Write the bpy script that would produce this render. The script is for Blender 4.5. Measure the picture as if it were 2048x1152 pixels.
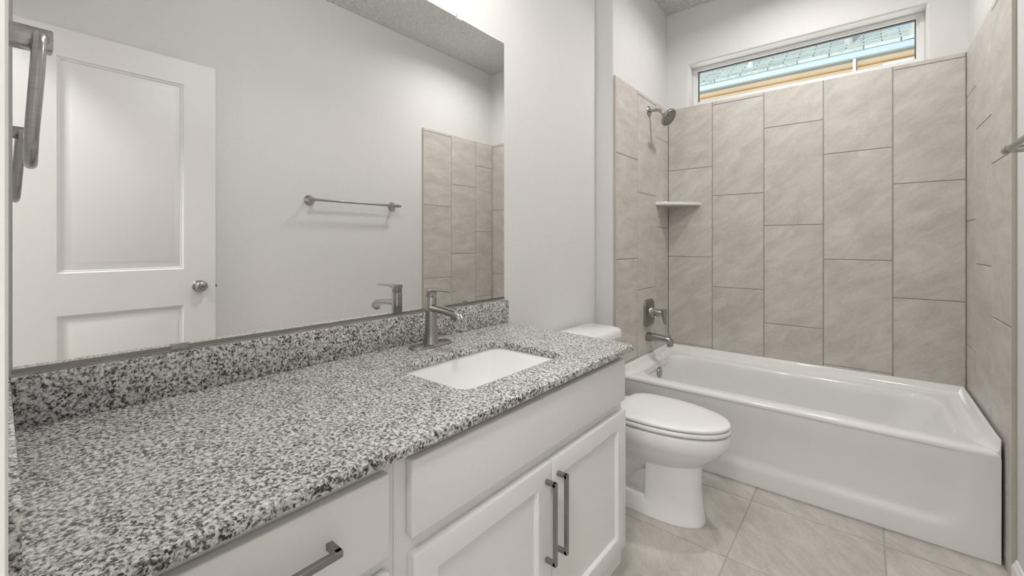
import bpy, bmesh, math, random
from mathutils import Vector, Matrix

random.seed(7)
for o in list(bpy.data.objects):
    bpy.data.objects.remove(o, do_unlink=True)
SC = bpy.context.scene
COL = SC.collection
PI = math.pi
H = 1.185                       # eye height above the floor; heights below are written relative to the eye

# ------------------------------------------------------------------ camera
cam_d = bpy.data.cameras.new('camera')
cam_d.sensor_width = 36.0
cam_d.lens = 850.96 / 2048 * 36.0
cam_d.shift_y = -(576 - 486.25) / 2048
cam_d.clip_start = 0.01
cam_d.clip_end = 200
cam = bpy.data.objects.new('camera', cam_d)
COL.objects.link(cam)
cam.location = (0, 0, H)
cam.rotation_euler = (PI / 2, 0, math.radians(39.5743))
SC.camera = cam

# ------------------------------------------------------------------ world, sun, lights, exposure
SC.view_settings.view_transform = 'Standard'
SC.view_settings.look = 'None'
SC.view_settings.gamma = 1
SC.view_settings.use_curve_mapping = False
SC.view_settings.exposure = 0.0

W = bpy.data.worlds.new('world')
SC.world = W
W.use_nodes = True
bg = W.node_tree.nodes['Background']
bg.inputs[0].default_value = (0.60, 0.80, 0.95, 1)
bg.inputs[1].default_value = 0.95


def light(name, kind, loc, power, color=(1, 1, 1), aim=None, **kw):
    d = bpy.data.lights.new(name, kind)
    d.energy = power
    d.color = color
    for k, v in kw.items():
        setattr(d, k, v)
    o = bpy.data.objects.new(name, d)
    COL.objects.link(o)
    o.location = loc
    if aim is not None:
        o.rotation_euler = (Vector(aim) - Vector(loc)).to_track_quat('-Z', 'Y').to_euler()
    return o


WARM = (1.0, 0.98, 0.955)
light('sun', 'SUN', (0, -5, 8), 2.0, (1.0, 0.95, 0.86), aim=(2.5, 4, 5), angle=0.009)
CEIL = 1.657 + H
light('sink_ceiling_light', 'POINT', (-0.76, 1.0, CEIL - 0.17), 10.0, WARM, shadow_soft_size=0.07)
light('sink_downlight', 'AREA', (-0.76, 1.0, CEIL - 0.26), 5.0, WARM, aim=(-0.76, 1.0, 0), shape='DISK', size=0.16, spread=math.radians(150))
light('tub_downlight', 'AREA', (-0.28, 2.45, CEIL - 0.004), 11.5, WARM, aim=(-0.28, 2.45, 0), shape='DISK', size=0.16, spread=math.radians(160))
light('hall_fill_light', 'AREA', (0.05, -0.85, CEIL - 0.05), 48.0, WARM, aim=(0.05, -0.85, 0), shape='DISK', size=0.5)  # unseen lamp added behind the camera to fill the room through the doorway
# daylight thrown back by the sunlit wall of the house next door
light('window_daylight', 'AREA', (-0.35, 5.3, H + 0.1), 130.0, (0.97, 0.98, 1.0), aim=(-0.35, 3.2, H + 1.1),
      shape='RECTANGLE', size=4.6, size_y=2.0)


# ------------------------------------------------------------------ materials
def new_mat(name):
    m = bpy.data.materials.new(name)
    m.use_nodes = True
    nt = m.node_tree
    b = nt.nodes['Principled BSDF']
    return m, nt, b


def N(nt, typ, **kw):
    n = nt.nodes.new(typ)
    for k, v in kw.items():
        if k in n.inputs:
            n.inputs[k].default_value = v
        else:
            setattr(n, k, v)
    return n


def lk(nt, a, b):
    nt.links.new(a, b)


def pos_node(nt, rot=(0, 0, 0), scale=(1, 1, 1)):
    g = N(nt, 'ShaderNodeTexCoord')
    mp = N(nt, 'ShaderNodeMapping')
    mp.inputs['Rotation'].default_value = rot
    mp.inputs['Scale'].default_value = scale
    lk(nt, g.outputs['Object'], mp.inputs['Vector'])
    return mp


def ramp(nt, stops):
    r = N(nt, 'ShaderNodeValToRGB')
    e = r.color_ramp.elements
    while len(e) < len(stops):
        e.new(0.5)
    for el, (p, c) in zip(e, stops):
        el.position = p
        el.color = (*c, 1) if len(c) == 3 else c
    return r


def plain(name, col, rough=0.5, metal=0.0, spec=0.5, bump=None, vary=0.0, coat=0.0):
    m, nt, b = new_mat(name)
    b.inputs['Base Color'].default_value = (*col, 1)
    b.inputs['Roughness'].default_value = rough
    b.inputs['Metallic'].default_value = metal
    b.inputs['Specular IOR Level'].default_value = spec
    b.inputs['Coat Weight'].default_value = coat
    b.inputs['Coat Roughness'].default_value = 0.05
    mp = pos_node(nt)
    if vary:
        n = N(nt, 'ShaderNodeTexNoise', Scale=3.0, Detail=3.0)
        lk(nt, mp.outputs[0], n.inputs['Vector'])
        r = ramp(nt, [(0.3, tuple(c * (1 - vary) for c in col)), (0.7, tuple(min(1, c * (1 + vary)) for c in col))])
        lk(nt, n.outputs['Fac'], r.inputs[0])
        lk(nt, r.outputs[0], b.inputs['Base Color'])
    if bump:
        sc, st, dist, det = bump
        n = N(nt, 'ShaderNodeTexNoise', Scale=sc, Detail=det, Roughness=0.5)
        lk(nt, mp.outputs[0], n.inputs['Vector'])
        bp = N(nt, 'ShaderNodeBump', Strength=st, Distance=dist)
        lk(nt, n.outputs['Fac'], bp.inputs['Height'])
        lk(nt, bp.outputs[0], b.inputs['Normal'])
    return m


def brushed(name, col, rough, axis_scale):
    m, nt, b = new_mat(name)
    b.inputs['Metallic'].default_value = 1.0
    mp = pos_node(nt, scale=axis_scale)
    n = N(nt, 'ShaderNodeTexNoise', Scale=40.0, Detail=3.0)
    lk(nt, mp.outputs[0], n.inputs['Vector'])
    r = ramp(nt, [(0.3, tuple(c * 0.9 for c in col)), (0.7, tuple(min(1, c * 1.08) for c in col))])
    lk(nt, n.outputs['Fac'], r.inputs[0])
    lk(nt, r.outputs[0], b.inputs['Base Color'])
    rr = N(nt, 'ShaderNodeMapRange')
    rr.inputs['To Min'].default_value = rough * 0.8
    rr.inputs['To Max'].default_value = rough * 1.25
    lk(nt, n.outputs['Fac'], rr.inputs['Value'])
    lk(nt, rr.outputs[0], b.inputs['Roughness'])
    return m


def granite():
    m, nt, b = new_mat('speckled_granite')
    mp = pos_node(nt)
    n1 = N(nt, 'ShaderNodeTexNoise', Scale=155.0, Detail=7.0, Roughness=0.70, Distortion=0.5)
    lk(nt, mp.outputs[0], n1.inputs['Vector'])
    base = ramp(nt, [(0.36, (0.018, 0.018, 0.017)), (0.425, (0.085, 0.083, 0.080)), (0.465, (0.29, 0.284, 0.275)),
                     (0.52, (0.56, 0.552, 0.537)), (0.62, (0.80, 0.792, 0.777))])
    lk(nt, n1.outputs['Fac'], base.inputs[0])
    n2 = N(nt, 'ShaderNodeTexVoronoi', Scale=300.0)
    lk(nt, mp.outputs[0], n2.inputs['Vector'])
    sep = N(nt, 'ShaderNodeSeparateColor')
    lk(nt, n2.outputs['Color'], sep.inputs[0])
    flecks = ramp(nt, [(0.15, (1, 1, 1)), (0.20, (0, 0, 0))])
    lk(nt, sep.outputs[0], flecks.inputs[0])
    n3 = N(nt, 'ShaderNodeTexNoise', Scale=30.0, Detail=3.0)
    lk(nt, mp.outputs[0], n3.inputs['Vector'])
    thr = ramp(nt, [(0.45, (0, 0, 0)), (0.58, (1, 1, 1))])
    lk(nt, n3.outputs['Fac'], thr.inputs[0])
    mul = N(nt, 'ShaderNodeMath', operation='MULTIPLY')
    lk(nt, flecks.outputs[0], mul.inputs[0])
    lk(nt, thr.outputs[0], mul.inputs[1])
    mix = N(nt, 'ShaderNodeMixRGB')
    mix.inputs[2].default_value = (0.03, 0.029, 0.029, 1)
    lk(nt, mul.outputs[0], mix.inputs[0])
    lk(nt, base.outputs[0], mix.inputs[1])
    lk(nt, mix.outputs[0], b.inputs['Base Color'])
    b.inputs['Roughness'].default_value = 0.22
    b.inputs['Specular IOR Level'].default_value = 0.5
    return m


def tile_mat(name, rot, cols):
    """grey-beige porcelain with cloudy diagonal veining; every tile is cut from another place of the slab"""
    m, nt, b = new_mat(name)
    tc = N(nt, 'ShaderNodeTexCoord')
    at = N(nt, 'ShaderNodeAttribute', attribute_name='tile_seed')
    add = N(nt, 'ShaderNodeVectorMath', operation='ADD')
    lk(nt, tc.outputs['Object'], add.inputs[0])
    lk(nt, at.outputs['Vector'], add.inputs[1])
    m1 = N(nt, 'ShaderNodeMapping', vector_type='TEXTURE')
    m1.inputs['Rotation'].default_value = rot
    lk(nt, add.outputs[0], m1.inputs['Vector'])
    m2 = N(nt, 'ShaderNodeMapping')
    m2.inputs['Scale'].default_value = (1.0, 2.6, 2.6)
    lk(nt, m1.outputs[0], m2.inputs['Vector'])
    n1 = N(nt, 'ShaderNodeTexNoise', Scale=5.0, Detail=10.0, Roughness=0.66, Distortion=0.5)
    lk(nt, m2.outputs[0], n1.inputs['Vector'])
    r = ramp(nt, [(0.30, cols[0]), (0.50, cols[1]), (0.68, cols[2])])
    lk(nt, n1.outputs['Fac'], r.inputs[0])
    n2 = N(nt, 'ShaderNodeTexNoise', Scale=60.0, Detail=4.0)
    lk(nt, m2.outputs[0], n2.inputs['Vector'])
    ov = N(nt, 'ShaderNodeMixRGB', blend_type='OVERLAY')
    ov.inputs[0].default_value = 0.16
    lk(nt, r.outputs[0], ov.inputs[1])
    lk(nt, n2.outputs['Fac'], ov.inputs[2])
    lk(nt, ov.outputs[0], b.inputs['Base Color'])
    b.inputs['Roughness'].default_value = 0.38
    bp = N(nt, 'ShaderNodeBump', Strength=0.08, Distance=0.002)
    lk(nt, n1.outputs['Fac'], bp.inputs['Height'])
    lk(nt, bp.outputs[0], b.inputs['Normal'])
    return m


def shingles():
    m, nt, b = new_mat('weathered_shingles')
    mp = pos_node(nt, scale=(1, 1, 1))
    br = N(nt, 'ShaderNodeTexBrick', Scale=1.0)
    br.inputs['Color1'].default_value = (0.78, 0.79, 0.72, 1)
    br.inputs['Color2'].default_value = (0.60, 0.61, 0.56, 1)
    br.inputs['Mortar'].default_value = (0.26, 0.27, 0.24, 1)
    br.inputs['Brick Width'].default_value = 0.30
    br.inputs['Row Height'].default_value = 0.07
    br.inputs['Mortar Size'].default_value = 0.007
    lk(nt, mp.outputs[0], br.inputs['Vector'])
    n = N(nt, 'ShaderNodeTexNoise', Scale=25.0, Detail=6.0)
    lk(nt, mp.outputs[0], n.inputs['Vector'])
    ov = N(nt, 'ShaderNodeMixRGB', blend_type='OVERLAY')
    ov.inputs[0].default_value = 0.9
    lk(nt, br.outputs[0], ov.inputs[1])
    lk(nt, n.outputs['Fac'], ov.inputs[2])
    lk(nt, ov.outputs[0], b.inputs['Base Color'])
    b.inputs['Roughness'].default_value = 0.9
    return m


def glass():
    m, nt, b = new_mat('window_glass')
    nt.nodes.remove(b)
    out = nt.nodes['Material Output']
    t = N(nt, 'ShaderNodeBsdfTransparent')
    t.inputs[0].default_value = (0.96, 0.98, 0.97, 1)
    g = N(nt, 'ShaderNodeBsdfGlossy')
    g.inputs['Roughness'].default_value = 0.0
    f = N(nt, 'ShaderNodeFresnel', IOR=1.3)
    mx = N(nt, 'ShaderNodeMixShader')
    lk(nt, f.outputs[0], mx.inputs[0])
    lk(nt, t.outputs[0], mx.inputs[1])
    lk(nt, g.outputs[0], mx.inputs[2])
    lk(nt, mx.outputs[0], out.inputs[0])
    return m


M = {}
M['wall'] = plain('painted_drywall', (0.76, 0.752, 0.742), 0.7, spec=0.25, bump=(150, 0.3, 0.006, 3))
M['ceiling'] = plain('knockdown_ceiling', (0.86, 0.856, 0.848), 0.85, spec=0.2, bump=(48, 1.0, 0.05, 3))
M['trim'] = plain('white_trim_paint', (0.82, 0.812, 0.795), 0.4, bump=(8, 0.02, 0.002, 2))
M['door'] = plain('white_door_paint', (0.785, 0.778, 0.765), 0.42, bump=(60, 0.03, 0.001, 2))
M['cabinet'] = plain('white_cabinet_paint', (0.80, 0.796, 0.784), 0.38, bump=(20, 0.02, 0.001, 2))
M['cabinet_inside'] = plain('cabinet_shadow_paint', (0.7, 0.69, 0.67), 0.6, vary=0.02)
M['granite'] = granite()
M['porcelain'] = plain('white_vitreous_china', (0.86, 0.86, 0.85), 0.08, spec=0.5, vary=0.005)
M['seat'] = plain('white_seat_plastic', (0.85, 0.848, 0.84), 0.22, vary=0.005)
M['acrylic'] = plain('white_bathtub_enamel', (0.85, 0.848, 0.838), 0.12, spec=0.5, vary=0.005)
M['shelf'] = plain('white_marble_shelf', (0.80, 0.79, 0.77), 0.2, vary=0.03)
M['nickel'] = brushed('brushed_nickel', (0.42, 0.408, 0.388), 0.22, (1, 1, 12))
M['dark_nickel'] = brushed('dark_brushed_nickel', (0.30, 0.29, 0.277), 0.30, (1, 1, 12))
M['chrome'] = brushed('polished_chrome', (0.62, 0.62, 0.61), 0.10, (1, 1, 1))
M['nozzle'] = plain('dark_nozzle_rubber', (0.12, 0.12, 0.115), 0.5, vary=0.1)
M['dark'] = plain('dark_gap', (0.05, 0.05, 0.05), 0.6, vary=0.1)
M['mirror'] = plain('silvered_mirror', (0.90, 0.905, 0.895), 0.0, metal=1.0, vary=0.002)
M['mirror_edge'] = plain('mirror_edge_glass', (0.50, 0.51, 0.50), 0.2, vary=0.1)
M['clear'] = plain('clear_plastic_clip', (0.78, 0.78, 0.77), 0.15, vary=0.03)
M['grout'] = plain('grey_grout', (0.32, 0.295, 0.265), 0.9, vary=0.06)
M['floor_grout'] = plain('beige_floor_grout', (0.42, 0.39, 0.35), 0.9, vary=0.06)
TC = [(0.495, 0.460, 0.420), (0.595, 0.556, 0.512), (0.68, 0.642, 0.598)]
M['tile_back'] = tile_mat('wall_tile_facing', (0, math.radians(-35), 0), TC)
M['tile_side'] = tile_mat('wall_tile_side', (math.radians(35), 0, math.radians(90)), TC)
M['tile_floor'] = tile_mat('floor_tile', (0, 0, math.radians(-50)),
                           [(0.40, 0.37, 0.336), (0.50, 0.465, 0.425), (0.585, 0.548, 0.508)])
M['tile_edge'] = plain('tile_edge_trim', (0.50, 0.455, 0.40), 0.35, vary=0.04)
M['glass'] = glass()
M['vinyl'] = plain('white_window_vinyl', (0.84, 0.84, 0.83), 0.35, vary=0.005)
M['shingle'] = shingles()
M['stucco'] = plain('tan_stucco', (0.68, 0.56, 0.42), 0.9, bump=(40, 0.3, 0.01, 4), vary=0.05)
M['timber'] = plain('orange_timber_strip', (0.75, 0.38, 0.13), 0.7, vary=0.1)
M['gutter'] = plain('pale_gutter_paint', (0.62, 0.72, 0.78), 0.4, vary=0.02)
M['pipe'] = plain('pale_vent_pipe', (0.66, 0.63, 0.56), 0.6, vary=0.04)
M['white_ext'] = plain('white_exterior_paint', (0.85, 0.85, 0.84), 0.5, vary=0.02)
M['yard'] = plain('yard_gravel', (0.35, 0.33, 0.28), 0.95, bump=(30, 0.4, 0.02, 4), vary=0.15)
M['hose'] = plain('white_supply_line', (0.75, 0.75, 0.74), 0.4, vary=0.03)


# ------------------------------------------------------------------ mesh helpers (world coordinates)
def add_box(bm, x0, x1, y0, y1, z0, z1, bevel=0.0, seg=2):
    t = bmesh.new()
    vs = [t.verts.new((x, y, z)) for x in (x0, x1) for y in (y0, y1) for z in (z0, z1)]
    for f in ((0, 1, 3, 2), (4, 6, 7, 5), (0, 4, 5, 1), (2, 3, 7, 6), (0, 2, 6, 4), (1, 5, 7, 3)):
        t.faces.new([vs[i] for i in f])
    if bevel:
        bmesh.ops.bevel(t, geom=t.edges[:], offset=bevel, segments=seg, affect='EDGES', profile=0.5)
    merge(bm, t)
    return bm


def merge(bm, t):
    me = bpy.data.meshes.new('tmp')
    bmesh.ops.recalc_face_normals(t, faces=t.faces[:])
    t.to_mesh(me)
    t.free()
    bm.from_mesh(me)
    bpy.data.meshes.remove(me)


def box(x0, x1, y0, y1, z0, z1, bevel=0.0, seg=2):
    return add_box(bmesh.new(), x0, x1, y0, y1, z0, z1, bevel, seg)


def loft(bm, loops, cap0=True, cap1=True, closed=True):
    """join equal-length closed loops of points into a skin"""
    t = bmesh.new()
    rows = [[t.verts.new(p) for p in lp] for lp in loops]
    n = len(rows[0])
    for a, b in zip(rows, rows[1:]):
        for i in range(n if closed else n - 1):
            j = (i + 1) % n
            try:
                t.faces.new((a[i], a[j], b[j], b[i]))
            except ValueError:
                pass
    if cap0:
        t.faces.new(rows[0][::-1])
    if cap1:
        t.faces.new(rows[-1])
    merge(bm, t)
    return bm


def frame_dirs(d, up=(0, 0, 1)):
    d = Vector(d).normalized()
    u = Vector(up)
    if abs(d.dot(u)) > 0.97:
        u = Vector((1, 0, 0)) if abs(d.x) < 0.9 else Vector((0, 1, 0))
    a = d.cross(u).normalized()
    b = a.cross(d).normalized()
    return a, b


def add_lathe(bm, origin, axis, profile, n=40, cap0=True, cap1=True):
    """profile = [(distance along axis, radius)]"""
    o = Vector(origin)
    d = Vector(axis).normalized()
    a, b = frame_dirs(d)
    loops = []
    for t, r in profile:
        c = o + d * t
        loops.append([c + (a * math.cos(2 * PI * i / n) + b * math.sin(2 * PI * i / n)) * max(r, 1e-5) for i in range(n)])
    return loft(bm, loops, cap0, cap1)


def add_tube(bm, pts, radii, n=16, up=(0, 0, 1), squash=1.0):
    pts = [Vector(p) for p in pts]
    if not isinstance(radii, (list, tuple)):
        radii = [radii] * len(pts)
    loops = []
    a = None
    for i, p in enumerate(pts):
        d = (pts[min(i + 1, len(pts) - 1)] - pts[max(i - 1, 0)]).normalized()
        if a is None:
            a, b = frame_dirs(d, up)
        else:
            a = (a - d * a.dot(d)).normalized()
            b = a.cross(d).normalized()
        loops.append([p + (a * math.cos(2 * PI * k / n) + b * math.sin(2 * PI * k / n) * squash) * radii[i] for k in range(n)])
    return loft(bm, loops)


def smooth_path(ctrl, n=8):
    """Catmull-Rom through control points"""
    P = [Vector(c) for c in ctrl]
    P = [P[0] * 2 - P[1]] + P + [P[-1] * 2 - P[-2]]
    out = []
    for i in range(1, len(P) - 2):
        for k in range(n):
            t = k / n
            a, b, c, d = P[i - 1], P[i], P[i + 1], P[i + 2]
            out.append(0.5 * ((2 * b) + (c - a) * t + (2 * a - 5 * b + 4 * c - d) * t * t + (3 * b - a - 3 * c + d) * t ** 3))
    out.append(P[-2])
    return out


def rrect(x0, x1, y0, y1, r, nc=8, ne=6):
    """rounded rectangle, counter-clockwise, always 4*(nc+ne) points"""
    pts = []
    r = max(r, 1e-4)
    cs = [(x1 - r, y0 + r, -PI / 2), (x1 - r, y1 - r, 0), (x0 + r, y1 - r, PI / 2), (x0 + r, y0 + r, PI)]
    for k, (cx, cy, a0) in enumerate(cs):
        arc = [(cx + r * math.cos(a0 + PI / 2 * i / nc), cy + r * math.sin(a0 + PI / 2 * i / nc)) for i in range(nc + 1)]
        pts += arc
        nx = cs[(k + 1) % 4]
        e = arc[-1]
        s = (nx[0] + r * math.cos(nx[2]), nx[1] + r * math.sin(nx[2]))
        for i in range(1, ne):
            t = i / ne
            pts.append((e[0] + (s[0] - e[0]) * t, e[1] + (s[1] - e[1]) * t))
    return pts


def at_z(pts, z):
    return [(p[0], p[1], z(p[0], p[1]) if callable(z) else z) for p in pts]


def egg(cx, cy, front, back, half, n=56, sq_back=2.0, sq_front=2.0):
    """egg outline: front points to +x"""
    pts = []
    for i in range(n):
        a = 2 * PI * i / n
        c, s = math.cos(a), math.sin(a)
        e = 2 / (sq_front if c > 0 else sq_back)
        x = (front if c > 0 else back) * math.copysign(abs(c) ** e, c)
        y = half * math.copysign(abs(s) ** e, s)
        pts.append((cx + x, cy + y))
    return pts


def finish(name, bm, mat, parent=None, origin=None, smooth=35):
    """link the bmesh (world coordinates) as one object standing at ORIGIN, or inside PARENT's frame"""
    off = Vector(origin) if origin is not None else (Vector(parent['_o']) if parent is not None else Vector((0, 0, 0)))
    bmesh.ops.translate(bm, verts=bm.verts[:], vec=-off)
    me = bpy.data.meshes.new(name)
    bm.to_mesh(me)
    bm.free()
    me.polygons.foreach_set('use_smooth', [True] * len(me.polygons))
    me.set_sharp_from_angle(angle=math.radians(smooth))
    for mm in (mat if isinstance(mat, (list, tuple)) else [mat]):
        me.materials.append(mm)
    o = bpy.data.objects.new(name, me)
    COL.objects.link(o)
    if parent is not None:
        o.parent = parent
    else:
        o.location = off
    o['_o'] = tuple(off)
    return o


def tag(o, label, cat=None, group=None, kind=None):
    o['label'] = label
    if cat:
        o['category'] = cat
    if group:
        o['group'] = group
    if kind:
        o['kind'] = kind
    return o


def thing(name, label, cat, loc, group=None, kind=None):
    o = bpy.data.objects.new(name, None)
    o.empty_display_size = 0.05
    COL.objects.link(o)
    o.location = loc
    o['_o'] = tuple(loc)
    return tag(o, label, cat, group, kind)


def sstep(a, b, v):
    t = min(1, max(0, (v - a) / (b - a)))
    return t * t * (3 - 2 * t)


# ------------------------------------------------------------------ layout constants
XM = -1.210                  # mirror face
XW = -1.214                  # vanity wall face
XA, XB = -1.0938, 0.3987     # alcove tile faces
YB, YT = 3.1028, 2.2578      # back tile face, front edge of the side tiles
XAW, XBW, YBW = -1.105, 0.410, 3.113
YF = -0.010                  # room face of the doorway wall
ZT = 0.961 + H               # top of the tile


# ------------------------------------------------------------------ setting: shell
def structure(name, bm, mat, label, cat, parent=None):
    o = finish(name, bm, mat, parent)
    if parent is None:
        tag(o, label, cat, kind='structure')
    return o


def prism(bm, pts, z0, z1):
    return loft(bm, [[(x, y, z0) for x, y in pts], [(x, y, z1) for x, y in pts]])


# vanity wall with the jog where the tub alcove starts (rounded outside corner)
r = 0.012
jog = [(XW, -0.13), (XW, 2.25)]
for i in range(7):
    a = PI - PI / 2 * 0 - (PI / 2) * i / 6
    jog.append((XAW - r + r * math.cos(-PI / 2 + PI / 2 * i / 6), 2.25 + r + r * math.sin(-PI / 2 + PI / 2 * i / 6)))
jog += [(XAW, YBW), (-1.36, YBW), (-1.36, -0.13)]
wall_left = structure('wall_left', prism(bmesh.new(), jog, 0, CEIL), M['wall'],
                      'pale painted wall behind the mirror and vanity, stepping out at the tub', 'wall')
wall_right = structure('wall_right', box(XBW, XBW + 0.12, -0.13, YBW, 0, CEIL), M['wall'],
                       'pale painted wall with the towel bar, opposite the mirror', 'wall')


def rect_loop(x0, x1, z0, z1, y):
    return [(x0, y, z0), (x1, y, z0), (x1, y, z1), (x0, y, z1)]


WX0, WX1, WZ0, WZ1 = -0.954, 0.257, 0.966 + H, 1.260 + H
bm = bmesh.new()
loops = [rect_loop(-1.36, XBW + 0.12, 0, CEIL, YBW + 0.145), rect_loop(-1.36, XBW + 0.12, 0, CEIL, YBW)]
rb = 0.016
for i in range(7):
    a = PI / 2 * i / 6
    e = rb * (1 - math.sin(a))
    loops.append(rect_loop(WX0 - e, WX1 + e, WZ0 - e, WZ1 + e, YBW + rb * (1 - math.cos(a))))
loops.append(rect_loop(WX0, WX1, WZ0, WZ1, YBW + 0.145))
loops.append(loops[0])
loft(bm, loops, False, False)
bmesh.ops.remove_doubles(bm, verts=bm.verts[:], dist=1e-5)
wall_back = structure('wall_back', bm, M['wall'], 'pale painted wall above the tub, holding the long narrow window', 'wall')

DX0, DX1, DZ = -0.345, 0.400, 2.19
bm = bmesh.new()
add_box(bm, -1.36, DX0, YF - 0.12, YF, 0, CEIL)
add_box(bm, DX0, DX1, YF - 0.12, YF, DZ, CEIL)
add_box(bm, DX1, XBW + 0.12, YF - 0.12, YF, 0, CEIL)
wall_front = structure('wall_front', bm, M['wall'], 'painted wall with the doorway, left of the vanity', 'wall')
bm = bmesh.new()
add_box(bm, -1.36, -1.24, -1.75, YF - 0.12, 0, CEIL)
add_box(bm, 0.9, 1.02, -1.75, YF - 0.12, 0, CEIL)
add_box(bm, -1.36, 1.02, -1.87, -1.75, 0, CEIL)
add_box(bm, XBW + 0.12, 1.02, YF - 0.12, YF, 0, CEIL)
structure('wall_hall', bm, M['wall'], 'painted hall walls outside the bathroom doorway', 'wall')
structure('ceiling', box(-1.36, 1.02, -1.87, YBW + 0.20, CEIL, CEIL + 0.12), M['ceiling'],
          'white knockdown textured ceiling', 'ceiling')

# floor: grout bed with laid tiles
floor = structure('floor', box(-1.36, 1.02, -1.87, YBW + 0.20, -0.10, -0.0025), M['floor_grout'],
                  'floor of large beige tiles in front of the tub', 'floor')


def tiles(cells, to3, depth, bev=0.0018):
    """one mesh of laid tiles; cells = (u0,u1,v0,v1); to3(u,v,w) -> point, w = height above the bed"""
    bm = bmesh.new()
    lay = bm.faces.layers.float_vector.new('tile_seed')
    for (u0, u1, v0, v1) in cells:
        sd = Vector((random.uniform(0, 40), random.uniform(0, 40), random.uniform(0, 40)))
        lo = [(u0, v0), (u1, v0), (u1, v1), (u0, v1)]
        hi = [(u0 + bev, v0 + bev), (u1 - bev, v0 + bev), (u1 - bev, v1 - bev), (u0 + bev, v1 - bev)]
        A = [bm.verts.new(to3(u, v, 0)) for u, v in lo]
        B = [bm.verts.new(to3(u, v, depth - bev)) for u, v in lo]
        Cc = [bm.verts.new(to3(u, v, depth)) for u, v in hi]
        fs = [bm.faces.new(Cc)]
        for a, b in ((A, B), (B, Cc)):
            for i in range(4):
                fs.append(bm.faces.new((a[i], a[(i + 1) % 4], b[(i + 1) % 4], b[i])))
        for f in fs:
            f[lay] = sd
    bmesh.ops.recalc_face_normals(bm, faces=bm.faces[:])
    return bm


g = 0.0022
P = 0.461
cells = []
for i in range(-3, 5):
    for j in range(-9, 3):
        u0, v0 = -0.398 + i * P, 2.213 + j * P
        a = (max(u0, -1.214) + g, min(u0 + P, 1.0) - g, max(v0, -1.75) + g, min(v0 + P, 3.1) - g)
        if a[1] - a[0] > 0.02 and a[3] - a[2] > 0.02:
            cells.append(a)
finish('floor_tile', tiles(cells, lambda u, v, w: (u, v, -0.003 + w), 0.003, 0.001), M['tile_floor'], floor)


# wall tile: 12 x 24 inch tiles set upright, each column shifted by a third
def columns(edges, joints, top, bottom=0.0):
    out = []
    for (a, b), js in zip(zip(edges, edges[1:]), joints):
        zs = sorted([j for j in js if bottom < j + H < top - 0.01] + [])
        zs = [bottom] + [z + H for z in zs] + [top]
        for z0, z1 in zip(zs, zs[1:]):
            out.append((a + g, b - g, z0 + g, z1 - g * (0 if abs(z1 - top) < 1e-6 else 1)))
    return out


J1 = [0.522 - 0.6175 * k for k in range(4)]
J2 = [0.938 - 0.6175 * k for k in range(5)]
J3 = [0.728 - 0.6175 * k for k in range(4)]
ed = [XA] + [XA + 0.2985 + 0.306 * k for k in range(4)] + [XB]
bm = tiles(columns(ed, [J1, J2, J3, J1, J2], ZT), lambda u, v, w: (u, YB + 0.0085 - w, v), 0.0085)
o = finish('tile_surround', bm, M['tile_back'], wall_back)
finish('grout', box(XA, XB, YB + 0.002, YBW + 0.0005, 0, ZT - 0.001), M['grout'], o)

YJ1, YJ2 = 2.567, 2.875
ed = [YT, YJ1, YJ2, YB]
bm = tiles(columns(ed, [J1, J2, J3], ZT), lambda u, v, w: (XA - 0.0085 + w, u, v), 0.0085)
o = finish('tile_surround', bm, M['tile_side'], wall_left)
finish('grout', box(XAW - 0.0005, XA - 0.002, YT + 0.0005, YB, 0, ZT - 0.001), M['grout'], o)
finish('edge_trim', box(XAW - 0.0005, XA + 0.0012, YT - 0.007, YT, 0, ZT, 0.0012), M['tile_edge'], o)
bm = tiles(columns(ed, [J2, J1, J3], ZT), lambda u, v, w: (XB + 0.0085 - w, u, v), 0.0085)
o = finish('tile_surround', bm, M['tile_side'], wall_right)
finish('grout', box(XB + 0.002, XBW + 0.0005, YT + 0.0005, YB, 0, ZT - 0.001), M['grout'], o)
finish('edge_trim', box(XB - 0.0012, XBW + 0.0005, YT - 0.007, YT, 0, ZT, 0.0012), M['tile_edge'], o)

# window
wy = YBW + 0.10
win = thing('window_1', 'long narrow fixed window with white frame above the tub tile', 'window',
            ((WX0 + WX1) / 2, wy, WZ0), kind='structure')
bm = bmesh.new()
px0, px1, pz0, pz1 = -0.926, 0.223, 1.018 + H, 1.240 + H
prof = [(WX0 + .001, WX1 - .001, WZ0 + .001, WZ1 - .001, wy + 0.047), (WX0 + .001, WX1 - .001, WZ0 + .001, WZ1 - .001, wy),
        (px0 - 0.012, px1 + 0.012, pz0 - 0.014, pz1 + 0.008, wy), (px0 - 0.012, px1 + 0.012, pz0 - 0.014, pz1 + 0.008, wy + 0.012),
        (px0 - 0.003, px1 + 0.003, pz0 - 0.003, pz1 + 0.003, wy + 0.012), (px0, px1, pz0, pz1, wy + 0.02), (px0, px1, pz0, pz1, wy + 0.047)]
L = [rect_loop(*p[:4], p[4]) for p in prof]
loft(bm, L + [L[0]], False, False)
fr = finish('window_frame', bm, M['vinyl'], win)
finish('glazing_gasket', loft(bmesh.new(), [rect_loop(px0 - .001, px1 + .001, pz0 - .001, pz1 + .001, wy + 0.03),
                                           rect_loop(px0 + .004, px1 - .004, pz0 + .003, pz1 - .006, wy + 0.03),
                                           rect_loop(px0 + .004, px1 - .004, pz0 + .003, pz1 - .006, wy + 0.05),
                                           rect_loop(px0 - .001, px1 + .001, pz0 - .001, pz1 + .001, wy + 0.05),
                                           rect_loop(px0 - .001, px1 + .001, pz0 - .001, pz1 + .001, wy + 0.03)], False, False),
       M['dark'], fr)
finish('pane', box(px0, px1, wy + 0.040, wy + 0.044, pz0, pz1), M['glass'], win)

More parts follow.
